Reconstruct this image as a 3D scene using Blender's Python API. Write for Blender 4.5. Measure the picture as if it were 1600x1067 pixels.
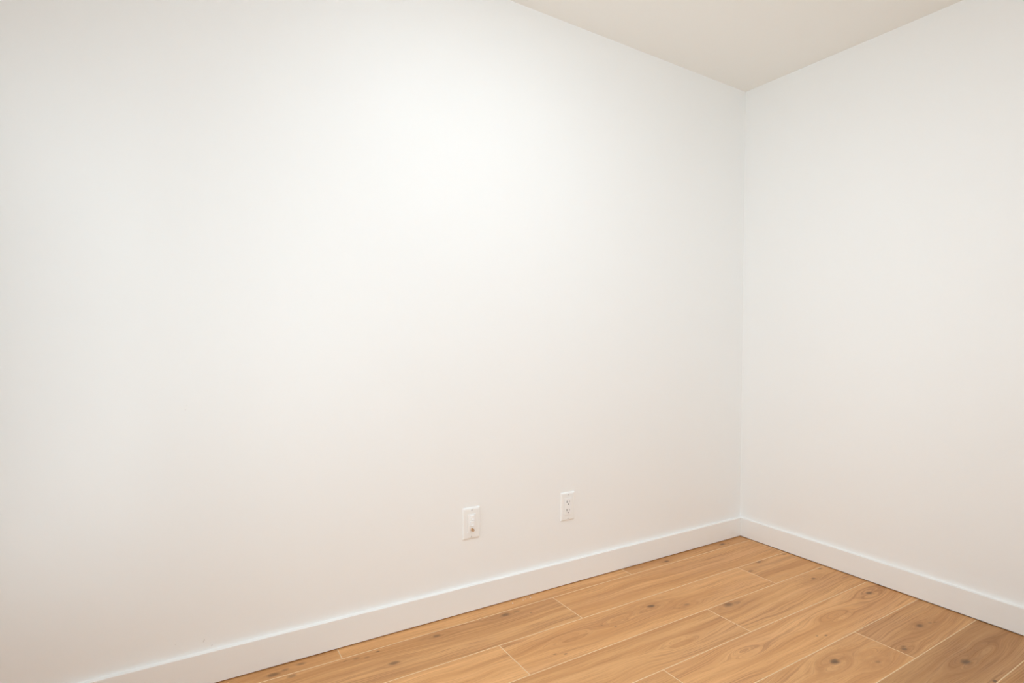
import bpy, bmesh, math, random
from mathutils import Matrix, Vector

# ------------------------------------------------------------------ camera, world, light level
for o in list(bpy.data.objects):
    bpy.data.objects.remove(o, do_unlink=True)
scene = bpy.context.scene
COL = scene.collection

cam_data = bpy.data.cameras.new('camera')
cam_data.sensor_width = 36.0
cam_data.sensor_fit = 'HORIZONTAL'
cam_data.lens = 862.14 / 1600 * 36.0
cam_data.clip_start = 0.02
cam = bpy.data.objects.new('camera', cam_data)
COL.objects.link(cam)
fw = Vector((0.52537935, 0.85085393, -0.00491245))
rt = Vector((0.85083677, -0.5253017, 0.01161536))
up = Vector((-0.00730246, 0.01028216, 0.99992047))
M = Matrix.Identity(4)
for i in range(3):
    M[i][0], M[i][1], M[i][2] = rt[i], up[i], -fw[i]
M[0][3], M[1][3], M[2][3] = -2.48513, -1.78282, 0.99157
cam.matrix_world = M
scene.camera = cam

world = bpy.data.worlds.new('world')
scene.world = world
world.use_nodes = True
world.node_tree.nodes['Background'].inputs[0].default_value = (0.925, 1.04, 1.13, 1)
world.node_tree.nodes['Background'].inputs[1].default_value = 4.5

scene.view_settings.view_transform = 'Standard'
scene.view_settings.look = 'None'
scene.view_settings.gamma = 1.0
scene.view_settings.use_curve_mapping = False
scene.view_settings.exposure = -0.08
scene.cycles.max_bounces = 10          # white room: let the light bounce until it is spent
scene.cycles.diffuse_bounces = 9
scene.cycles.use_light_tree = False

# flush ceiling lamps, all above or behind the frame: (x, y, radius, strength)
LAMPS = [(-1.58, -1.08, 0.10, 95.0)]
LAMP_COLOR = (0.93, 1.055, 1.155)

# unseen windows added for fill light: (from, to, sill, head) along the wall
FILL_WIN_REAR = (-1.56, -0.76, 0.35, 1.75)
FILL_WIN_FAR = (-0.98, -0.12, 0.30, 1.70)

# room (metres): corner in view is the origin, floor surface z = 0
H = 2.2644                          # ceiling height
RX, RY = -3.10, -2.30               # far ends of the room behind the camera
BB_H, BB_T, BB_GAP = 0.0944, 0.014, 0.0040
ROW0, ROW_W, PLANK_L = 0.0720, 0.1820, 1.2100

# ------------------------------------------------------------------ helpers
def link(name, me, mats=(), parent=None):
    o = bpy.data.objects.new(name, me)
    COL.objects.link(o)
    for m in mats:
        o.data.materials.append(m)
    if parent is not None:
        o.parent = parent
    return o

def mesh_from(bm, name, smooth=False):
    me = bpy.data.meshes.new(name)
    bmesh.ops.recalc_face_normals(bm, faces=bm.faces)
    bm.to_mesh(me)
    bm.free()
    if smooth:
        for p in me.polygons:
            p.use_smooth = True
    return me

def box(bm, x0, x1, y0, y1, z0, z1):
    vs = [bm.verts.new((x, y, z)) for z in (z0, z1) for y in (y0, y1) for x in (x0, x1)]
    for f in ((0, 1, 3, 2), (4, 5, 7, 6), (0, 1, 5, 4), (2, 3, 7, 6), (0, 2, 6, 4), (1, 3, 7, 5)):
        bm.faces.new([vs[i] for i in f])
    return vs

def bevel_all(bm, w, seg=2):
    bmesh.ops.recalc_face_normals(bm, faces=bm.faces)
    bmesh.ops.bevel(bm, geom=list(bm.edges), offset=w, segments=seg, affect='EDGES', profile=0.5)

def tag(o, label=None, cat=None, group=None, kind=None):
    if label: o['label'] = label
    if cat: o['category'] = cat
    if group: o['group'] = group
    if kind: o['kind'] = kind
    return o

def empty(name, loc):
    o = bpy.data.objects.new(name, None)
    o.empty_display_size = 0.05
    o.location = loc
    COL.objects.link(o)
    return o

class Nodes:
    """small wrapper that writes shader node trees"""
    def __init__(self, name):
        self.m = bpy.data.materials.new(name)
        self.m.use_nodes = True
        self.t = self.m.node_tree
        self.b = self.t.nodes['Principled BSDF']
    def n(self, kind, **kw):
        nd = self.t.nodes.new(kind)
        for k, v in kw.items():
            setattr(nd, k, v)
        return nd
    def put(self, sock, v):
        if isinstance(v, bpy.types.NodeSocket):
            self.t.links.new(v, sock)
        else:
            sock.default_value = v
    def math(self, op, a, b=None, c=None, clamp=False):
        nd = self.n('ShaderNodeMath', operation=op, use_clamp=clamp)
        self.put(nd.inputs[0], a)
        if b is not None: self.put(nd.inputs[1], b)
        if c is not None: self.put(nd.inputs[2], c)
        return nd.outputs[0]
    def xyz(self, x, y, z=0.0):
        nd = self.n('ShaderNodeCombineXYZ')
        for i, v in enumerate((x, y, z)):
            self.put(nd.inputs[i], v)
        return nd.outputs[0]
    def noise(self, vec, scale=1.0, detail=2.0, rough=0.5, dist=0.0):
        nd = self.n('ShaderNodeTexNoise')
        self.put(nd.inputs['Vector'], vec)
        nd.inputs['Scale'].default_value = scale
        nd.inputs['Detail'].default_value = detail
        nd.inputs['Roughness'].default_value = rough
        nd.inputs['Distortion'].default_value = dist
        return nd.outputs['Fac']
    def remap(self, v, a, b, c=0.0, d=1.0):
        nd = self.n('ShaderNodeMapRange', interpolation_type='SMOOTHSTEP')
        self.put(nd.inputs['Value'], v)
        for k, x in zip(('From Min', 'From Max', 'To Min', 'To Max'), (a, b, c, d)):
            nd.inputs[k].default_value = x
        return nd.outputs['Result']
    def mix(self, fac, a, b, blend='MIX'):
        nd = self.n('ShaderNodeMix', data_type='RGBA', blend_type=blend)
        self.put(nd.inputs[0], fac)
        for s, v in ((nd.inputs[6], a), (nd.inputs[7], b)):
            self.put(s, v if isinstance(v, bpy.types.NodeSocket) else (*v[:3], 1.0))
        return nd.outputs[2]
    def bump(self, h, strength, dist):
        nd = self.n('ShaderNodeBump')
        self.put(nd.inputs['Height'], h)
        nd.inputs['Strength'].default_value = strength
        nd.inputs['Distance'].default_value = dist
        self.t.links.new(nd.outputs[0], self.b.inputs['Normal'])
    def surface(self, col, rough, spec=0.5, metal=0.0):
        self.put(self.b.inputs['Base Color'], col if isinstance(col, bpy.types.NodeSocket) else (*col[:3], 1.0))
        self.put(self.b.inputs['Roughness'], rough)
        self.b.inputs['Specular IOR Level'].default_value = spec
        self.b.inputs['Metallic'].default_value = metal
        return self.m

def plain(name, col, rough, spec=0.5, metal=0.0, var=0.02, scale=30.0):
    N = Nodes(name)
    tc = N.n('ShaderNodeTexCoord').outputs['Object']
    f = N.noise(tc, scale, 1, 0.55)
    c = N.mix(f, [v * (1 - var) for v in col], [min(1, v * (1 + var)) for v in col])
    return N.surface(c, rough, spec, metal)

def wall_paint(name, col, rough, spec, marks=()):
    """rolled wall paint: faint roller stipple, optional small scuff marks at given x, z"""
    N = Nodes(name)
    tc = N.n('ShaderNodeTexCoord').outputs['Object']
    tone = N.noise(tc, 1.3, 1, 0.5)
    c = N.mix(tone, [v * 0.994 for v in col], [min(1, v * 1.006) for v in col])
    if marks:
        sep = N.n('ShaderNodeSeparateXYZ')
        N.t.links.new(tc, sep.inputs[0])
        wob = N.noise(tc, 260, 2, 0.5)
        tot = None
        for (mx, mz, w, h, tilt, amt) in marks:
            dx = N.math('SUBTRACT', sep.outputs[0], mx)
            dz = N.math('SUBTRACT', sep.outputs[2], mz)
            dx = N.math('MULTIPLY_ADD', dz, -tilt, dx)
            a = N.math('POWER', N.math('ABSOLUTE', N.math('DIVIDE', dx, w)), 2.0)
            b = N.math('POWER', N.math('ABSOLUTE', N.math('DIVIDE', dz, h)), 2.0)
            r = N.math('ADD', N.math('ADD', a, b), N.math('MULTIPLY_ADD', wob, 1.2, -0.6))
            k = N.remap(r, 1.0, 0.2, 0.0, amt)
            tot = k if tot is None else N.math('MAXIMUM', tot, k)
        c = N.mix(tot, c, (0.33, 0.30, 0.27))
    return N.surface(c, rough, spec)

WALL_RGB = (0.93, 0.935, 0.93)
MAT_WALL = wall_paint('white_wall_paint', WALL_RGB, 0.55, 0.35)
MAT_WALL_L = wall_paint('white_wall_paint_scuffed', WALL_RGB, 0.55, 0.35, marks=(
    (-2.400, 0.125, 0.0013, 0.0055, 0.35, 0.45), (-2.380, 0.106, 0.0012, 0.0042, 0.30, 0.35),
    (-2.469, 0.133, 0.0020, 0.0013, 0.0, 0.25), (-2.450, 0.783, 0.0022, 0.0016, 0.0, 0.18),
    (-2.447, 0.795, 0.0012, 0.0030, 0.0, 0.12)))
MAT_CEIL = wall_paint('white_ceiling_paint', (0.905, 0.89, 0.85), 0.8, 0.2)
MAT_TRIM = wall_paint('white_trim_paint', (0.92, 0.92, 0.91), 0.42, 0.4)
def clear_glass(name):
    N = Nodes(name)
    N.t.nodes.remove(N.b)
    tr = N.n('ShaderNodeBsdfTransparent'); gl = N.n('ShaderNodeBsdfGlossy'); fr = N.n('ShaderNodeFresnel'); mx = N.n('ShaderNodeMixShader')
    tr.inputs[0].default_value = (0.97, 0.98, 0.97, 1); gl.inputs['Roughness'].default_value = 0.02
    fr.inputs[0].default_value = 1.45
    N.t.links.new(fr.outputs[0], mx.inputs[0]); N.t.links.new(tr.outputs[0], mx.inputs[1]); N.t.links.new(gl.outputs[0], mx.inputs[2])
    N.t.links.new(mx.outputs[0], N.t.nodes['Material Output'].inputs['Surface'])
    return N.m
MAT_GLASS = clear_glass('fill_window_glass')
MAT_SUB = plain('dark_underlay', (0.05, 0.04, 0.035), 0.9, 0.1)
MAT_EDGE = plain('pale_plank_bevel', (0.86, 0.64, 0.40), 0.5, 0.3, var=0.06, scale=12)
MAT_PLASTIC = plain('white_plate_plastic', (0.93, 0.935, 0.925), 0.32, 0.5, var=0.005)
MAT_INSERT = plain('white_insert_plastic', (0.94, 0.945, 0.945), 0.35, 0.5, var=0.005)
MAT_HOLE_SHADE = plain('painted_hole_shade', (0.030, 0.027, 0.025), 0.7, 0.2)  # near-black stands in for the shade deep in slots and holes
MAT_SCREW = plain('painted_screw_head', (0.74, 0.74, 0.74), 0.4, 0.5)
MAT_BRASS = plain('brass_connector', (0.76, 0.50, 0.30), 0.2, 0.5, metal=1.0, var=0.12, scale=160)
MAT_PIN = plain('bright_nickel', (0.85, 0.82, 0.78), 0.25, 0.5, metal=1.0)
MAT_CRUMB = plain('dried_white_paint', (0.93, 0.92, 0.88), 0.7, 0.3)

# ------------------------------------------------------------------ room shell
def shell(name, dims, mat):
    bm = bmesh.new()
    box(bm, *dims)
    return tag(link(name, mesh_from(bm, name), [mat]), kind='structure')

WT = 0.10
tag(shell('wall_left', (RX - WT, WT, 0.0, WT, -0.05, H + 0.02), MAT_WALL_L), 'long smooth white wall with two cover plates low down', 'wall')
tag(shell('wall_right', (0.0, WT, RY - WT, 0.0, -0.05, H + 0.02), MAT_WALL), 'plain smooth white wall on the right of the corner', 'wall')

def wall_with_fill_window(name, along, fixed0, fixed1, a0, a1, win, label):
    """wall box with a rectangular opening for an added fill-light window; along = 'x' or 'y'"""
    bm = bmesh.new()
    w0, w1, z0, z1 = win
    for (p0, p1, q0, q1) in ((a0, w0, -0.05, H + 0.02), (w1, a1, -0.05, H + 0.02), (w0, w1, -0.05, z0), (w0, w1, z1, H + 0.02)):
        if along == 'x': box(bm, p0, p1, fixed0, fixed1, q0, q1)
        else: box(bm, fixed0, fixed1, p0, p1, q0, q1)
    return tag(link(name, mesh_from(bm, name), [MAT_WALL]), label, 'wall', kind='structure')

if FILL_WIN_REAR:
    wall_with_fill_window('wall_rear', 'x', RY - WT, RY, RX - WT, WT, FILL_WIN_REAR, 'plain white wall behind the viewer with an added fill-light window')
else:
    tag(shell('wall_rear', (RX - WT, WT, RY - WT, RY, -0.05, H + 0.02), MAT_WALL), 'plain white wall behind the viewer', 'wall')
if FILL_WIN_FAR:
    wall_with_fill_window('wall_far', 'y', RX - WT, RX, RY, 0.0, FILL_WIN_FAR, 'white end wall out of view on the left with an added fill-light window')
else:
    tag(shell('wall_far', (RX - WT, RX, RY, 0.0, -0.05, H + 0.02), MAT_WALL), 'plain white end wall out of view on the left', 'wall')

def make_fill_window(name, along, fixed, win, label):
    """added fill-light window: white frame with a centre mullion and two clear panes set in the opening"""
    w0, w1, z0, z1 = win
    root = empty(name, (0, 0, 0))
    tag(root, label, 'window', kind='structure')
    def piece(nm, p0, p1, d0, d1, q0, q1, mat):
        bm = bmesh.new()
        if along == 'x': box(bm, p0, p1, d0, d1, q0, q1)
        else: box(bm, d0, d1, p0, p1, q0, q1)
        link(nm, mesh_from(bm, nm), [mat], root)
    f, m = 0.045, (w0 + w1) / 2
    d0, d1 = fixed - 0.08, fixed - 0.03
    piece('fill_window_frame', w0, w0 + f, d0, d1, z0, z1, MAT_TRIM); piece('fill_window_frame', w1 - f, w1, d0, d1, z0, z1, MAT_TRIM)
    piece('fill_window_frame', w0 + f, w1 - f, d0, d1, z0, z0 + f, MAT_TRIM); piece('fill_window_frame', w0 + f, w1 - f, d0, d1, z1 - f, z1, MAT_TRIM)
    piece('mullion', m - 0.02, m + 0.02, d0, d1, z0 + f, z1 - f, MAT_TRIM)
    piece('pane', w0 + f, m - 0.02, fixed - 0.057, fixed - 0.053, z0 + f, z1 - f, MAT_GLASS)
    piece('pane', m + 0.02, w1 - f, fixed - 0.057, fixed - 0.053, z0 + f, z1 - f, MAT_GLASS)
    ld = bpy.data.lights.new('sky_portal', 'AREA')
    ld.shape = 'RECTANGLE'; ld.size = w1 - w0; ld.size_y = z1 - z0
    ld.cycles.is_portal = True
    lo = bpy.data.objects.new('sky_portal', ld)
    COL.objects.link(lo)
    if along == 'x':
        lo.location = (m, fixed - 0.005, (z0 + z1) / 2); lo.rotation_euler = (math.pi / 2, 0, math.pi)
    else:
        lo.location = (fixed - 0.005, m, (z0 + z1) / 2); lo.rotation_euler = (math.pi / 2, 0, math.pi / 2)
    # area lights shine along local -z: point that into the room
    tgt = Vector((0, 1, 0)) if along == 'x' else Vector((1, 0, 0))
    lo.rotation_euler = tgt.to_track_quat('-Z', 'Y').to_euler()

if FILL_WIN_REAR: make_fill_window('fill_window_1', 'x', RY, FILL_WIN_REAR, 'two-pane white window added for fill light, unseen behind the viewer')
if FILL_WIN_FAR: make_fill_window('fill_window_2', 'y', RX, FILL_WIN_FAR, 'two-pane white window added for fill light, end wall out of view')
tag(shell('ceiling', (RX, 0.0, RY, 0.0, H, H + 0.10), MAT_CEIL), 'flat cream white ceiling above the two walls', 'ceiling')

def baseboard(name, length, loc, rotz, label):
    """square-topped board with eased upper edge, extruded along local -x, back on y = 0"""
    e = 0.0016
    prof = [(0, BB_GAP), (-BB_T, BB_GAP)]
    for k in range(5):
        a = k / 4 * math.pi / 2
        prof.append((-BB_T + e - e * math.cos(a), BB_H - e + e * math.sin(a)))
    prof.append((-0.0012, BB_H))
    prof.append((0, BB_H + 0.0014))           # thin bead of caulk against the wall
    bm = bmesh.new()
    ends = []
    for x in (0.0, -length):
        ends.append([bm.verts.new((x, y, z)) for y, z in prof])
    n = len(prof)
    for i in range(n):
        j = (i + 1) % n
        bm.faces.new((ends[0][i], ends[0][j], ends[1][j], ends[1][i]))
    bm.faces.new(ends[0]); bm.faces.new(list(reversed(ends[1])))
    o = link(name, mesh_from(bm, name), [MAT_TRIM])
    o.location = loc
    o.rotation_euler.z = rotz
    return tag(o, label, 'baseboard', kind='structure')

baseboard('baseboard_left', -RX, (0, 0, 0), 0, 'flat white baseboard along the foot of the long left wall')
baseboard('baseboard_right', -RY - BB_T, (0, RY, 0), -math.pi / 2, 'flat white baseboard along the foot of the right wall')
baseboard('baseboard_rear', -RX - BB_T, (RX, RY, 0), math.pi, 'flat white baseboard on the wall behind the viewer')
baseboard('baseboard_far', -RY - 2 * BB_T, (RX, -BB_T, 0), math.pi / 2, 'flat white baseboard on the unseen end wall')

# ------------------------------------------------------------------ oak plank floor
bm = bmesh.new()
box(bm, RX, 0.0, RY, 0.0, -0.05, -0.008)
floor = link('floor', mesh_from(bm, 'floor'), [MAT_SUB])
tag(floor, 'warm honey oak plank floor with pale bevelled joints', 'floor', kind='structure')

def oak(name, seed, knots, tone, eyes=()):
    """knots: (x, y, core radius, darkness, ring reach); eyes: (x, y, reach) grain swirls without a core. World metres."""
    N = Nodes(name)
    rnd = random.Random(seed)
    pos = N.n('ShaderNodeNewGeometry').outputs['Position']
    sp = N.n('ShaderNodeSeparateXYZ')
    N.t.links.new(pos, sp.inputs[0])
    x, y = sp.outputs[0], sp.outputs[1]
    sx, sy = rnd.uniform(-40, 40), rnd.uniform(-40, 40)
    # slow wander of the growth lines
    w1 = N.noise(N.xyz(N.math('MULTIPLY_ADD', x, 1.5, sx), N.math('MULTIPLY_ADD', y, 5.0, sy), seed * 1.7), 1.0, 2, 0.45)
    psi = N.math('ADD', y, N.math('MULTIPLY_ADD', w1, 0.10, -0.05))
    w2 = N.noise(N.xyz(N.math('MULTIPLY_ADD', x, 7.0, sy), N.math('MULTIPLY_ADD', y, 18.0, sx), seed * 0.9), 1.0, 2, 0.5)
    psi = N.math('ADD', psi, N.math('MULTIPLY_ADD', w2, 0.014, -0.007))
    # growth lines part around every knot or swirl
    jig = N.noise(N.xyz(N.math('MULTIPLY', x, 24.0), N.math('MULTIPLY', y, 60.0), seed), 1.0, 3, 0.6)
    core = None
    halo = None
    for (kx, ky, r, dark, reach) in list(knots) + [(a, b, 0.0, 0.0, c) for a, b, c in eyes]:
        dx = N.math('SUBTRACT', x, kx)
        dy = N.math('SUBTRACT', y, ky)
        if reach > 0:
            r2 = N.math('ADD', N.math('POWER', N.math('ABSOLUTE', N.math('MULTIPLY', dx, 0.30)), 2.0),
                        N.math('MULTIPLY', dy, dy))
            q = N.math('DIVIDE', reach * reach, N.math('ADD', r2, reach * reach * 0.28))
            psi = N.math('SUBTRACT', psi, N.math('MULTIPLY', dy, q))
            hl = N.math('EXPONENT', N.math('DIVIDE', r2, -(reach * 1.5) ** 2))
            hl = N.math('MULTIPLY', hl, N.math('MULTIPLY_ADD', jig, 1.1, -0.15, clamp=True))
            hl = N.math('MULTIPLY', hl, 0.95 if r > 0 else 0.22)
            halo = hl if halo is None else N.math('MAXIMUM', halo, hl)
        if r > 0:
            rr = N.math('SQRT', N.math('ADD', N.math('POWER', N.math('ABSOLUTE', N.math('MULTIPLY', dx, 0.55)), 2.0),
                                        N.math('MULTIPLY', dy, dy)))
            rr = N.math('ADD', N.math('DIVIDE', rr, r * 1.25), N.math('MULTIPLY_ADD', jig, 1.3, -0.65))
            k = N.remap(rr, 1.25, 0.25, 0.0, dark)
            core = k if core is None else N.math('MAXIMUM', core, k)
    # colour: broad bands, fine growth lines, fibres, pores
    band = N.noise(N.xyz(N.math('MULTIPLY_ADD', x, 0.7, sx), N.math('MULTIPLY', psi, 26.0), seed * 3.1), 1.0, 3, 0.55)
    fine = N.noise(N.xyz(N.math('MULTIPLY_ADD', x, 1.6, sy), N.math('MULTIPLY', psi, 150.0), seed * 2.3), 1.0, 3, 0.65)
    fibre = N.noise(N.xyz(N.math('MULTIPLY_ADD', x, 9.0, sx), N.math('MULTIPLY', psi, 520.0), seed * 1.3), 1.0, 2, 0.6)
    pink = N.noise(N.xyz(N.math('MULTIPLY_ADD', x, 2.2, sx + 9), N.math('MULTIPLY_ADD', y, 8.0, sy), seed * 0.3), 1.0, 2, 0.5)
    lines = N.noise(N.xyz(N.math('MULTIPLY_ADD', x, 0.9, sx), N.math('MULTIPLY', psi, 62.0), seed * 4.7), 1.0, 2, 0.5)
    lines = N.remap(N.math('ABSOLUTE', N.math('SUBTRACT', lines, 0.5)), 0.035, 0.0)      # thin dark growth rings
    patch = N.remap(pink, 0.38, 0.66, 0.25, 1.0)
    light = [v * tone for v in (0.770, 0.421, 0.182)]
    dark_ = [v * tone for v in (0.590, 0.288, 0.109)]
    c = N.mix(N.remap(band, 0.30, 0.72), light, dark_)
    c = N.mix(N.remap(pink, 0.48, 0.75, 0.0, 0.60), c, [v * tone for v in (0.655, 0.346, 0.162)])
    c = N.mix(N.math('MULTIPLY', N.remap(fine, 0.50, 0.69, 0.0, 0.60), patch), c, [v * tone for v in (0.450, 0.208, 0.078)])
    c = N.mix(N.remap(fine, 0.46, 0.28, 0.0, 0.35), c, [v * tone for v in (0.820, 0.486, 0.227)])
    c = N.mix(N.math('MULTIPLY', lines, N.math('MULTIPLY', patch, 0.55)), c, [v * tone for v in (0.370, 0.164, 0.061)])
    c = N.mix(N.remap(fibre, 0.48, 0.70, 0.0, 0.42), c, [v * tone for v in (0.420, 0.192, 0.073)])
    if halo is not None:
        c = N.mix(halo, c, [v * tone for v in (0.400, 0.182, 0.068)])
    if core is not None:
        c = N.mix(core, c, (0.110, 0.062, 0.036))
    N.bump(fibre, 0.05, 0.0004)
    return N.surface(c, N.remap(fine, 0.3, 0.7, 0.46, 0.54), 0.32)

EDGE = 0.0013
def plank_mesh(x0, x1, y0, y1):
    """board with a shallow painted micro-bevel on its four upper edges; slot 0 face, slot 1 bevel"""
    me_bm = bmesh.new()
    g = 0.00025
    hx, hy = (x1 - x0) / 2 - g, (y1 - y0) / 2 - g
    d = 0.0007
    rings = []
    for (ix, z) in ((0.0, -0.0078), (0.0, -d), (EDGE, 0.0)):
        rings.append([me_bm.verts.new((sx * (hx - ix), sy * (hy - ix), z)) for sx, sy in ((-1, -1), (1, -1), (1, 1), (-1, 1))])
    for a, b, mi in ((0, 1, 1), (1, 2, 1)):
        for i in range(4):
            f = me_bm.faces.new((rings[a][i], rings[a][(i + 1) % 4], rings[b][(i + 1) % 4], rings[b][i]))
            f.material_index = mi
    me_bm.faces.new(rings[2])
    me_bm.faces.new(list(reversed(rings[0])))
    return mesh_from(me_bm, 'plank')

# end joints by row, measured from the photograph (x of one joint in each row)
ROW_JOINT = [-0.820, -1.232, -0.3665, -0.792, -1.217, -0.4845, -1.02, -0.62, -0.25, -0.90, -0.47, -1.10, -0.74, -0.33]
# knots by row: (x, y, radius, darkness, ring reach)
KNOTS = {
    0: [(-2.224, -0.051, 0.0085, 0.62, 0.010), (-2.144, -0.036, 0.007, 0.5, 0.0), (-2.19, -0.043, 0.006, 0.45, 0.0),
        (-0.584, -0.048, 0.0075, 0.75, 0.009), (-0.730, -0.040, 0.004, 0.3, 0.0), (-0.188, -0.039, 0.0085, 0.7, 0.009), (-0.150, -0.048, 0.004, 0.5, 0.0)],
    1: [(-1.726, -0.099, 0.0065, 0.55, 0.012), (-1.901, -0.175, 0.0085, 0.6, 0.012), (-1.924, -0.089, 0.003, 0.7, 0.0),
        (-1.993, -0.093, 0.006, 0.4, 0.0), (-1.963, -0.103, 0.004, 0.35, 0.0), (-2.026, -0.089, 0.003, 0.5, 0.0),
        (-1.456, -0.094, 0.0095, 0.62, 0.014), (-1.409, -0.093, 0.007, 0.35, 0.0), (-2.178, -0.086, 0.007, 0.5, 0.0), (-1.368, -0.127, 0.0025, 0.6, 0.0)],
    2: [(-0.954, -0.314, 0.0088, 0.8, 0.030), (-0.829, -0.372, 0.007, 0.38, 0.022), (-1.420, -0.401, 0.0038, 0.6, 0.0), (-1.450, -0.385, 0.003, 0.5, 0.0),
        (-1.170, -0.357, 0.0028, 0.55, 0.0), (-1.206, -0.326, 0.0024, 0.5, 0.0),
        (-0.226, -0.263, 0.0075, 0.62, 0.010), (-0.348, -0.305, 0.0062, 0.45, 0.010), (-0.045, -0.270, 0.0055, 0.4, 0.0), (-0.083, -0.266, 0.005, 0.3, 0.0)],
    3: [(-0.060, -0.445, 0.0078, 0.5, 0.0), (-0.185, -0.488, 0.0055, 0.7, 0.020), (-0.690, -0.452, 0.0115, 0.62, 0.022), (-0.650, -0.458, 0.009, 0.3, 0.0)],
    4: [(-0.121, -0.676, 0.0090, 0.72, 0.030), (-0.592, -0.762, 0.0035, 0.6, 0.0), (-0.622, -0.749, 0.0026, 0.5, 0.0), (-0.531, -0.631, 0.0022, 0.5, 0.0)],
    5: [(-0.723, -0.861, 0.0100, 0.8, 0.034), (-0.607, -0.931, 0.006, 0.35, 0.026), (-0.238, -0.896, 0.0088, 0.72, 0.020),
        (-0.455, -0.938, 0.0060, 0.65, 0.018), (-0.440, -0.930, 0.006, 0.4, 0.0), (-0.185, -0.905, 0.005, 0.3, 0.0), (-0.165, -0.912, 0.003, 0.4, 0.0)],
    6: [(-0.368, -1.073, 0.0105, 0.75, 0.034), (-0.414, -1.158, 0.0045, 0.85, 0.0)],
}
EYES = {
    2: [(-1.353, -0.335, 0.026), (-1.12, -0.33, 0.020)],
    3: [(-1.062, -0.537, 0.030)],
    4: [(-0.914, -0.688, 0.030), (-0.42, -0.715, 0.030)],
    5: [(-0.60, -0.90, 0.022)],
    6: [(-0.22, -1.07, 0.022)],
}
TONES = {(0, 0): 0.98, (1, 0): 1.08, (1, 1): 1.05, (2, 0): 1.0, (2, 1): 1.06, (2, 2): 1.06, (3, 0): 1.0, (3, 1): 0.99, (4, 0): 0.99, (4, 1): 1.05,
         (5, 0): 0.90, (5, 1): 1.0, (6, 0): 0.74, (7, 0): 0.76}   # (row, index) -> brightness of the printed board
cache = {}
rng = random.Random(11)
row = 0
ytop = -0.006                      # boards run a little way under the baseboards
while ytop > RY + 0.02:
    ylo = -(ROW0 + row * ROW_W)
    ylo = max(ylo, RY + 0.006)
    xs = []
    j = ROW_JOINT[row % len(ROW_JOINT)]
    while j < -0.006 - PLANK_L: j += PLANK_L
    while j + PLANK_L < -0.03: j += PLANK_L
    xs.append(-0.006)
    while j > RX + 0.03:
        xs.append(j)
        j -= PLANK_L
    xs.append(RX + 0.006)
    for i in range(len(xs) - 1):
        x1, x0 = xs[i], xs[i + 1]
        key = (round(x1 - x0, 4), round(ytop - ylo, 4))
        if key not in cache:
            cache[key] = plank_mesh(x0, x1, ylo, ytop)
            cache[key].materials.append(None); cache[key].materials.append(MAT_EDGE)
        ks = [k for k in KNOTS.get(row, []) if x0 < k[0] < x1]
        es = [k for k in EYES.get(row, []) if x0 < k[0] < x1]
        if row > 6 or x1 < -2.3:
            for _ in range(rng.randint(1, 3)):
                ks.append((rng.uniform(x0 + 0.05, x1 - 0.05), rng.uniform(ylo + 0.03, ytop - 0.02), rng.uniform(0.004, 0.010), 0.65, rng.uniform(0.012, 0.03)))
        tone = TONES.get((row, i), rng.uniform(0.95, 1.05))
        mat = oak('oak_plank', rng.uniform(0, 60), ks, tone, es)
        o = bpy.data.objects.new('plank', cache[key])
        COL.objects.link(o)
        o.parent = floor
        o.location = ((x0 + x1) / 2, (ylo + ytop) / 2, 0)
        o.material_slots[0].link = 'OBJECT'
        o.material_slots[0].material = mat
    ytop = ylo
    row += 1

# ------------------------------------------------------------------ flush ceiling lamp (above the frame)
def lathe(bm, prof, seg=48):
    rings = []
    for r, z in prof:
        if r < 1e-6:
            rings.append([bm.verts.new((0, 0, z))])
        else:
            rings.append([bm.verts.new((r * math.cos(2 * math.pi * k / seg), r * math.sin(2 * math.pi * k / seg), z)) for k in range(seg)])
    for a, b in zip(rings[:-1], rings[1:]):
        for k in range(seg):
            k2 = (k + 1) % seg
            if len(a) == 1 and len(b) == 1: continue
            if len(a) == 1: bm.faces.new((a[0], b[k2], b[k]))
            elif len(b) == 1: bm.faces.new((a[k], a[k2], b[0]))
            else: bm.faces.new((a[k], a[k2], b[k2], b[k]))

def ceiling_light(x, y, R, strength, label):
    lamp = empty('ceiling_light', (x, y, H))
    tag(lamp, label, 'ceiling light')
    bm = bmesh.new()
    lathe(bm, [(R + 0.012, -0.0005), (R + 0.012, -0.008), (R + 0.008, -0.012), (R + 0.001, -0.012), (R + 0.001, -0.004), (0.0, -0.004)])
    link('housing', mesh_from(bm, 'housing', True), [MAT_TRIM], lamp)
    Ne = Nodes('lamp_diffuser')
    Ne.surface((0.9, 0.9, 0.88), 0.5)
    Ne.b.inputs['Emission Color'].default_value = (*LAMP_COLOR, 1)
    Ne.b.inputs['Emission Strength'].default_value = strength
    bm = bmesh.new()
    lathe(bm, [(R, -0.006), (R, -0.018), (R - 0.008, -0.025), (0.0, -0.027)])
    link('diffuser', mesh_from(bm, 'diffuser', False), [Ne.m], lamp)

LAMP_LABELS = ['slim round white flush lamp on the ceiling above the view']
for (lx, ly, lr, ls), lab in zip(LAMPS, LAMP_LABELS * 9):
    ceiling_light(lx, ly, lr, ls, lab)

# ------------------------------------------------------------------ wall plates
PW, PH = 0.0699, 0.1143
OW, OH = 0.0333, 0.0669

def rrect(w, h, r, seg=4):
    pts = []
    for cx, cz, a0 in ((w / 2 - r, h / 2 - r, 0), (-w / 2 + r, h / 2 - r, 90), (-w / 2 + r, -h / 2 + r, 180), (w / 2 - r, -h / 2 + r, 270)):
        for k in range(seg + 1):
            a = math.radians(a0 + 90 * k / seg)
            pts.append((cx + r * math.cos(a), cz + r * math.sin(a)))
    return pts

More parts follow.
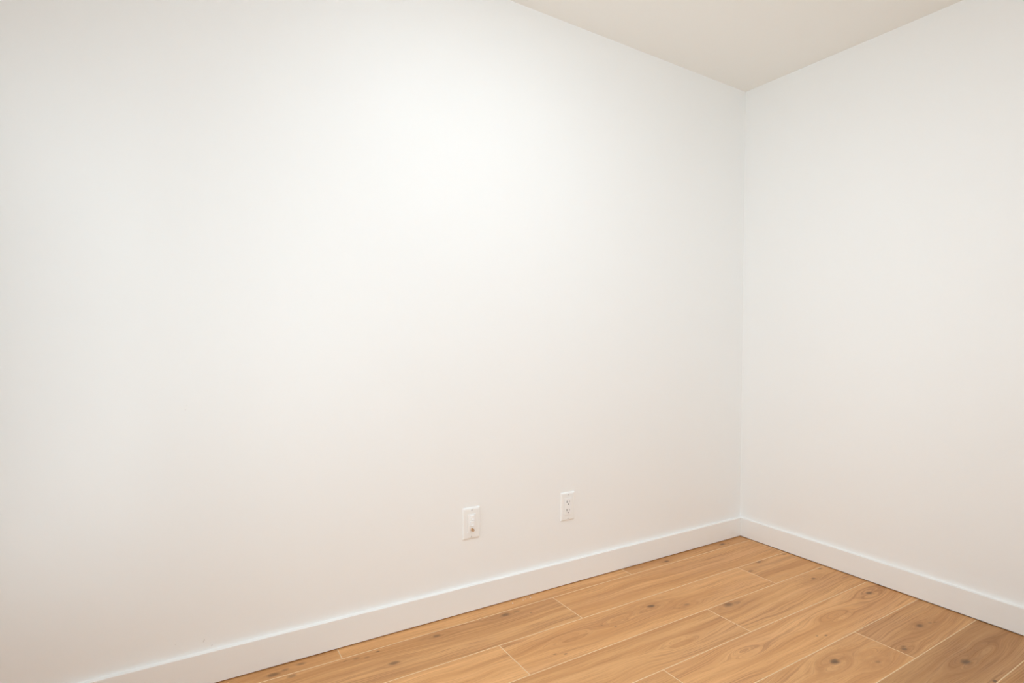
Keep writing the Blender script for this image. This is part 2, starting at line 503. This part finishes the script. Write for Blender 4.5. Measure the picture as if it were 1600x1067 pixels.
def loft(bm, rings, cap=True):
    """rings: lists of (x, z) at depth y (local -y points into the room)"""
    vr = [[bm.verts.new((px, -d, pz)) for px, pz in pts] for pts, d in rings]
    n = len(vr[0])
    for a, b in zip(vr[:-1], vr[1:]):
        for i in range(n):
            j = (i + 1) % n
            bm.faces.new((a[i], a[j], b[j], b[i]))
    if cap:
        bm.faces.new(vr[-1])
    return vr

def cover_plate(parent):
    bm = bmesh.new()
    loft(bm, [(rrect(PW, PH, 0.0025), 0.0), (rrect(PW, PH, 0.0025), 0.0016), (rrect(PW - 0.0016, PH - 0.0016, 0.0025), 0.0030),
              (rrect(PW - 0.0060, PH - 0.0060, 0.0030), 0.0048), (rrect(PW - 0.0115, PH - 0.0115, 0.0030), 0.0056),
              (rrect(PW - 0.0160, PH - 0.0160, 0.0030), 0.0058),
              (rrect(OW + 0.0008, OH + 0.0008, 0.0012), 0.0058), (rrect(OW + 0.0003, OH + 0.0003, 0.0010), 0.0054),
              (rrect(OW + 0.0003, OH + 0.0003, 0.0010), 0.0010)], cap=False)
    link('cover_plate', mesh_from(bm, 'cover_plate'), [MAT_PLASTIC], parent)

def screw(parent, z, rot):
    """oval head with a real slot: two half discs with a gap and a sunken floor"""
    bm = bmesh.new()
    r, s = 0.0030, 0.00045
    for sg in (-1, 1):
        a0 = math.asin(s / r)
        pts = [(r * math.cos(a0 + (math.pi - 2 * a0) * k / 10), sg * r * math.sin(a0 + (math.pi - 2 * a0) * k / 10)) for k in range(11)]
        if sg < 0: pts.reverse()
        loft(bm, [(pts, 0.0), ([(x, z_) for x, z_ in pts], 0.0008), ([(x * 0.8, z_ * 0.8 + sg * s * 0.2) for x, z_ in pts], 0.0012)])
    o = link('screw', mesh_from(bm, 'screw'), [MAT_SCREW], parent)
    o.location = (0, -0.0056, z)
    o.rotation_euler.y = math.radians(rot)
    bm = bmesh.new()
    box(bm, -r * 0.9, r * 0.9, -0.0003, 0.0, -s, s)
    link('screw_slot_shade', mesh_from(bm, 'screw_slot_shade'), [MAT_HOLE_SHADE], o)  # slot floor painted dark for its shade

def cut(bm_body, bm_cut, name):
    """boolean difference, returned as a plain mesh"""
    a = link('tmp_body', mesh_from(bm_body, name))
    b = link('tmp_cut', mesh_from(bm_cut, 'cut'))
    md = a.modifiers.new('b', 'BOOLEAN')
    md.operation = 'DIFFERENCE'; md.object = b; md.solver = 'EXACT'
    dg = bpy.context.evaluated_depsgraph_get()
    me = bpy.data.meshes.new_from_object(a.evaluated_get(dg))
    me.name = name
    bpy.data.objects.remove(a); bpy.data.objects.remove(b)
    return me

# power receptacle
rx, rz = -1.1116, 0.3146
rec = empty('power_outlet', (rx, 0, rz))
tag(rec, 'white wall plate with two power sockets, nearest the room corner', 'wall outlet')
cover_plate(rec)
body = bmesh.new()
loft(body, [(rrect(OW, OH, 0.0010), 0.0012), (rrect(OW, OH, 0.0010), 0.0072), (rrect(OW - 0.0012, OH - 0.0012, 0.0010), 0.0080)])
body.faces.new([v for v in body.verts][:20][::-1])
cutter = bmesh.new()
holes = []
for cz in (0.0165, -0.0175):
    for sx, hw_, hh in ((-1, 0.0017, 0.0050), (1, 0.0013, 0.0040)):
        holes.append((sx * 0.0063 - 0.0002, cz + 0.0040, hw_, hh, 's'))
    holes.append((0.0, cz - 0.0068, 0.0029, 0.0029, 'g'))
for hx, hz, hw, hh, kind in holes:
    if kind == 's':
        pts = [(hx - hw, hz - hh), (hx + hw, hz - hh), (hx + hw, hz + hh), (hx - hw, hz + hh)]
    else:   # earth hole: round below, flat above
        pts = [(hx + hw * math.cos(a), hz + min(hw * math.sin(a), hw * 0.72)) for a in [2 * math.pi * k / 16 for k in range(16)]]
    vr = loft(cutter, [(pts, 0.0040), (pts, 0.0110)])
    cutter.faces.new(vr[0][::-1])
me = cut(body, cutter, 'receptacle_face')
link('receptacle_face', me, [MAT_INSERT], rec)
for hx, hz, hw, hh, kind in holes:
    bm = bmesh.new()
    box(bm, hx - hw * 0.98, hx + hw * 0.98, -0.0066, -0.0041, hz - hh * 0.98, hz + hh * (0.98 if kind == 's' else 0.70))
    nm = 'blade_slot_shade' if kind == 's' else 'earth_hole_shade'
    link(nm, mesh_from(bm, nm), [MAT_HOLE_SHADE], rec)  # dark block paints in the shade of a deep hole
screw(rec, 0.0484, 90)
screw(rec, -0.0484, 84)

# data and cable plate
dx_, dz_ = -1.5512, 0.3190
dat = empty('data_outlet', (dx_, 0, dz_))
tag(dat, 'white wall plate with two blank ports and a brass cable connector', 'wall outlet')
cover_plate(dat)
bm = bmesh.new()
loft(bm, [(rrect(OW, OH, 0.0010), 0.0012), (rrect(OW, OH, 0.0010), 0.0064), (rrect(OW - 0.0010, OH - 0.0010, 0.0010), 0.0070)])
link('insert_frame', mesh_from(bm, 'insert_frame'), [MAT_INSERT], dat)
for pz in (0.0220, 0.0010):
    bm = bmesh.new()                     # blank port cover: sloped lip above, recess line below
    w, h = 0.0158, 0.0178
    loft(bm, [(rrect(w, h, 0.0008), 0.0066), (rrect(w, h, 0.0008), 0.0086), (rrect(w - 0.0014, h - 0.0040, 0.0008), 0.0112)])
    o = link('blank_port', mesh_from(bm, 'blank_port'), [MAT_INSERT], dat)
    o.location = (0.0006, 0, pz)
    bm = bmesh.new()
    box(bm, -0.0050, 0.0050, -0.0135, -0.0106, -0.0082, -0.0060)
    bevel_all(bm, 0.0004)
    link('latch', mesh_from(bm, 'latch'), [MAT_INSERT], o)
bm = bmesh.new()                         # hexagonal nut, threaded barrel, centre pin
hexa = [(0.0056 * math.cos(math.radians(60 * k + 12)), 0.0056 * math.sin(math.radians(60 * k + 12))) for k in range(6)]
loft(bm, [(hexa, 0.0066), (hexa, 0.0098), ([(a * 0.92, b * 0.92) for a, b in hexa], 0.0104)])
con = link('cable_connector', mesh_from(bm, 'cable_connector'), [MAT_BRASS], dat)
con.location = (0.0010, 0, -0.0218)
bm = bmesh.new()
prof = [(0.0047, 0.0100)]
for k in range(7):
    prof += [(0.0047, 0.0106 + k * 0.0012), (0.0043, 0.0112 + k * 0.0012)]
prof += [(0.0044, 0.0190), (0.0034, 0.0192), (0.0030, 0.0176), (0.0, 0.0176)]
lathe(bm, prof, 20)
bmesh.ops.rotate(bm, verts=bm.verts, matrix=Matrix.Rotation(math.pi / 2, 3, 'X'))
link('threaded_barrel', mesh_from(bm, 'threaded_barrel', True), [MAT_BRASS], con)
bm = bmesh.new()
lathe(bm, [(0.0012, 0.0176), (0.0012, 0.0200), (0.0, 0.0204)], 10)
bmesh.ops.rotate(bm, verts=bm.verts, matrix=Matrix.Rotation(math.pi / 2, 3, 'X'))
link('center_pin', mesh_from(bm, 'center_pin', True), [MAT_PIN], con)
screw(dat, 0.0484, 88)
screw(dat, -0.0484, 80)

# ------------------------------------------------------------------ crumbs of dried paint by the baseboard
def crumb(x, y, s, label):
    bm = bmesh.new()
    bmesh.ops.create_icosphere(bm, subdivisions=2, radius=1.0)
    r = random.Random(int(x * -1000))
    for v in bm.verts:
        v.co *= r.uniform(0.75, 1.15)
        v.co.z = max(v.co.z * 0.7, -0.45)
    o = link('paint_crumb', mesh_from(bm, 'paint_crumb'), [MAT_CRUMB])
    o.scale = (s, s, s)
    o.location = (x, y, 0.44 * s)
    tag(o, label, 'crumb', 'dried paint crumbs by the left baseboard')

crumb(-1.389, -0.035, 0.0026, 'white paint crumb on the floor, alone and farthest left of the four')
crumb(-1.341, -0.032, 0.0014, 'tiny pale crumb on the floor, smallest of the four by the baseboard')
crumb(-1.328, -0.030, 0.0017, 'small pale crumb beside the baseboard, third of the four from left')
crumb(-1.307, -0.031, 0.0025, 'white paint crumb on the floor, farthest right of the four by the baseboard')
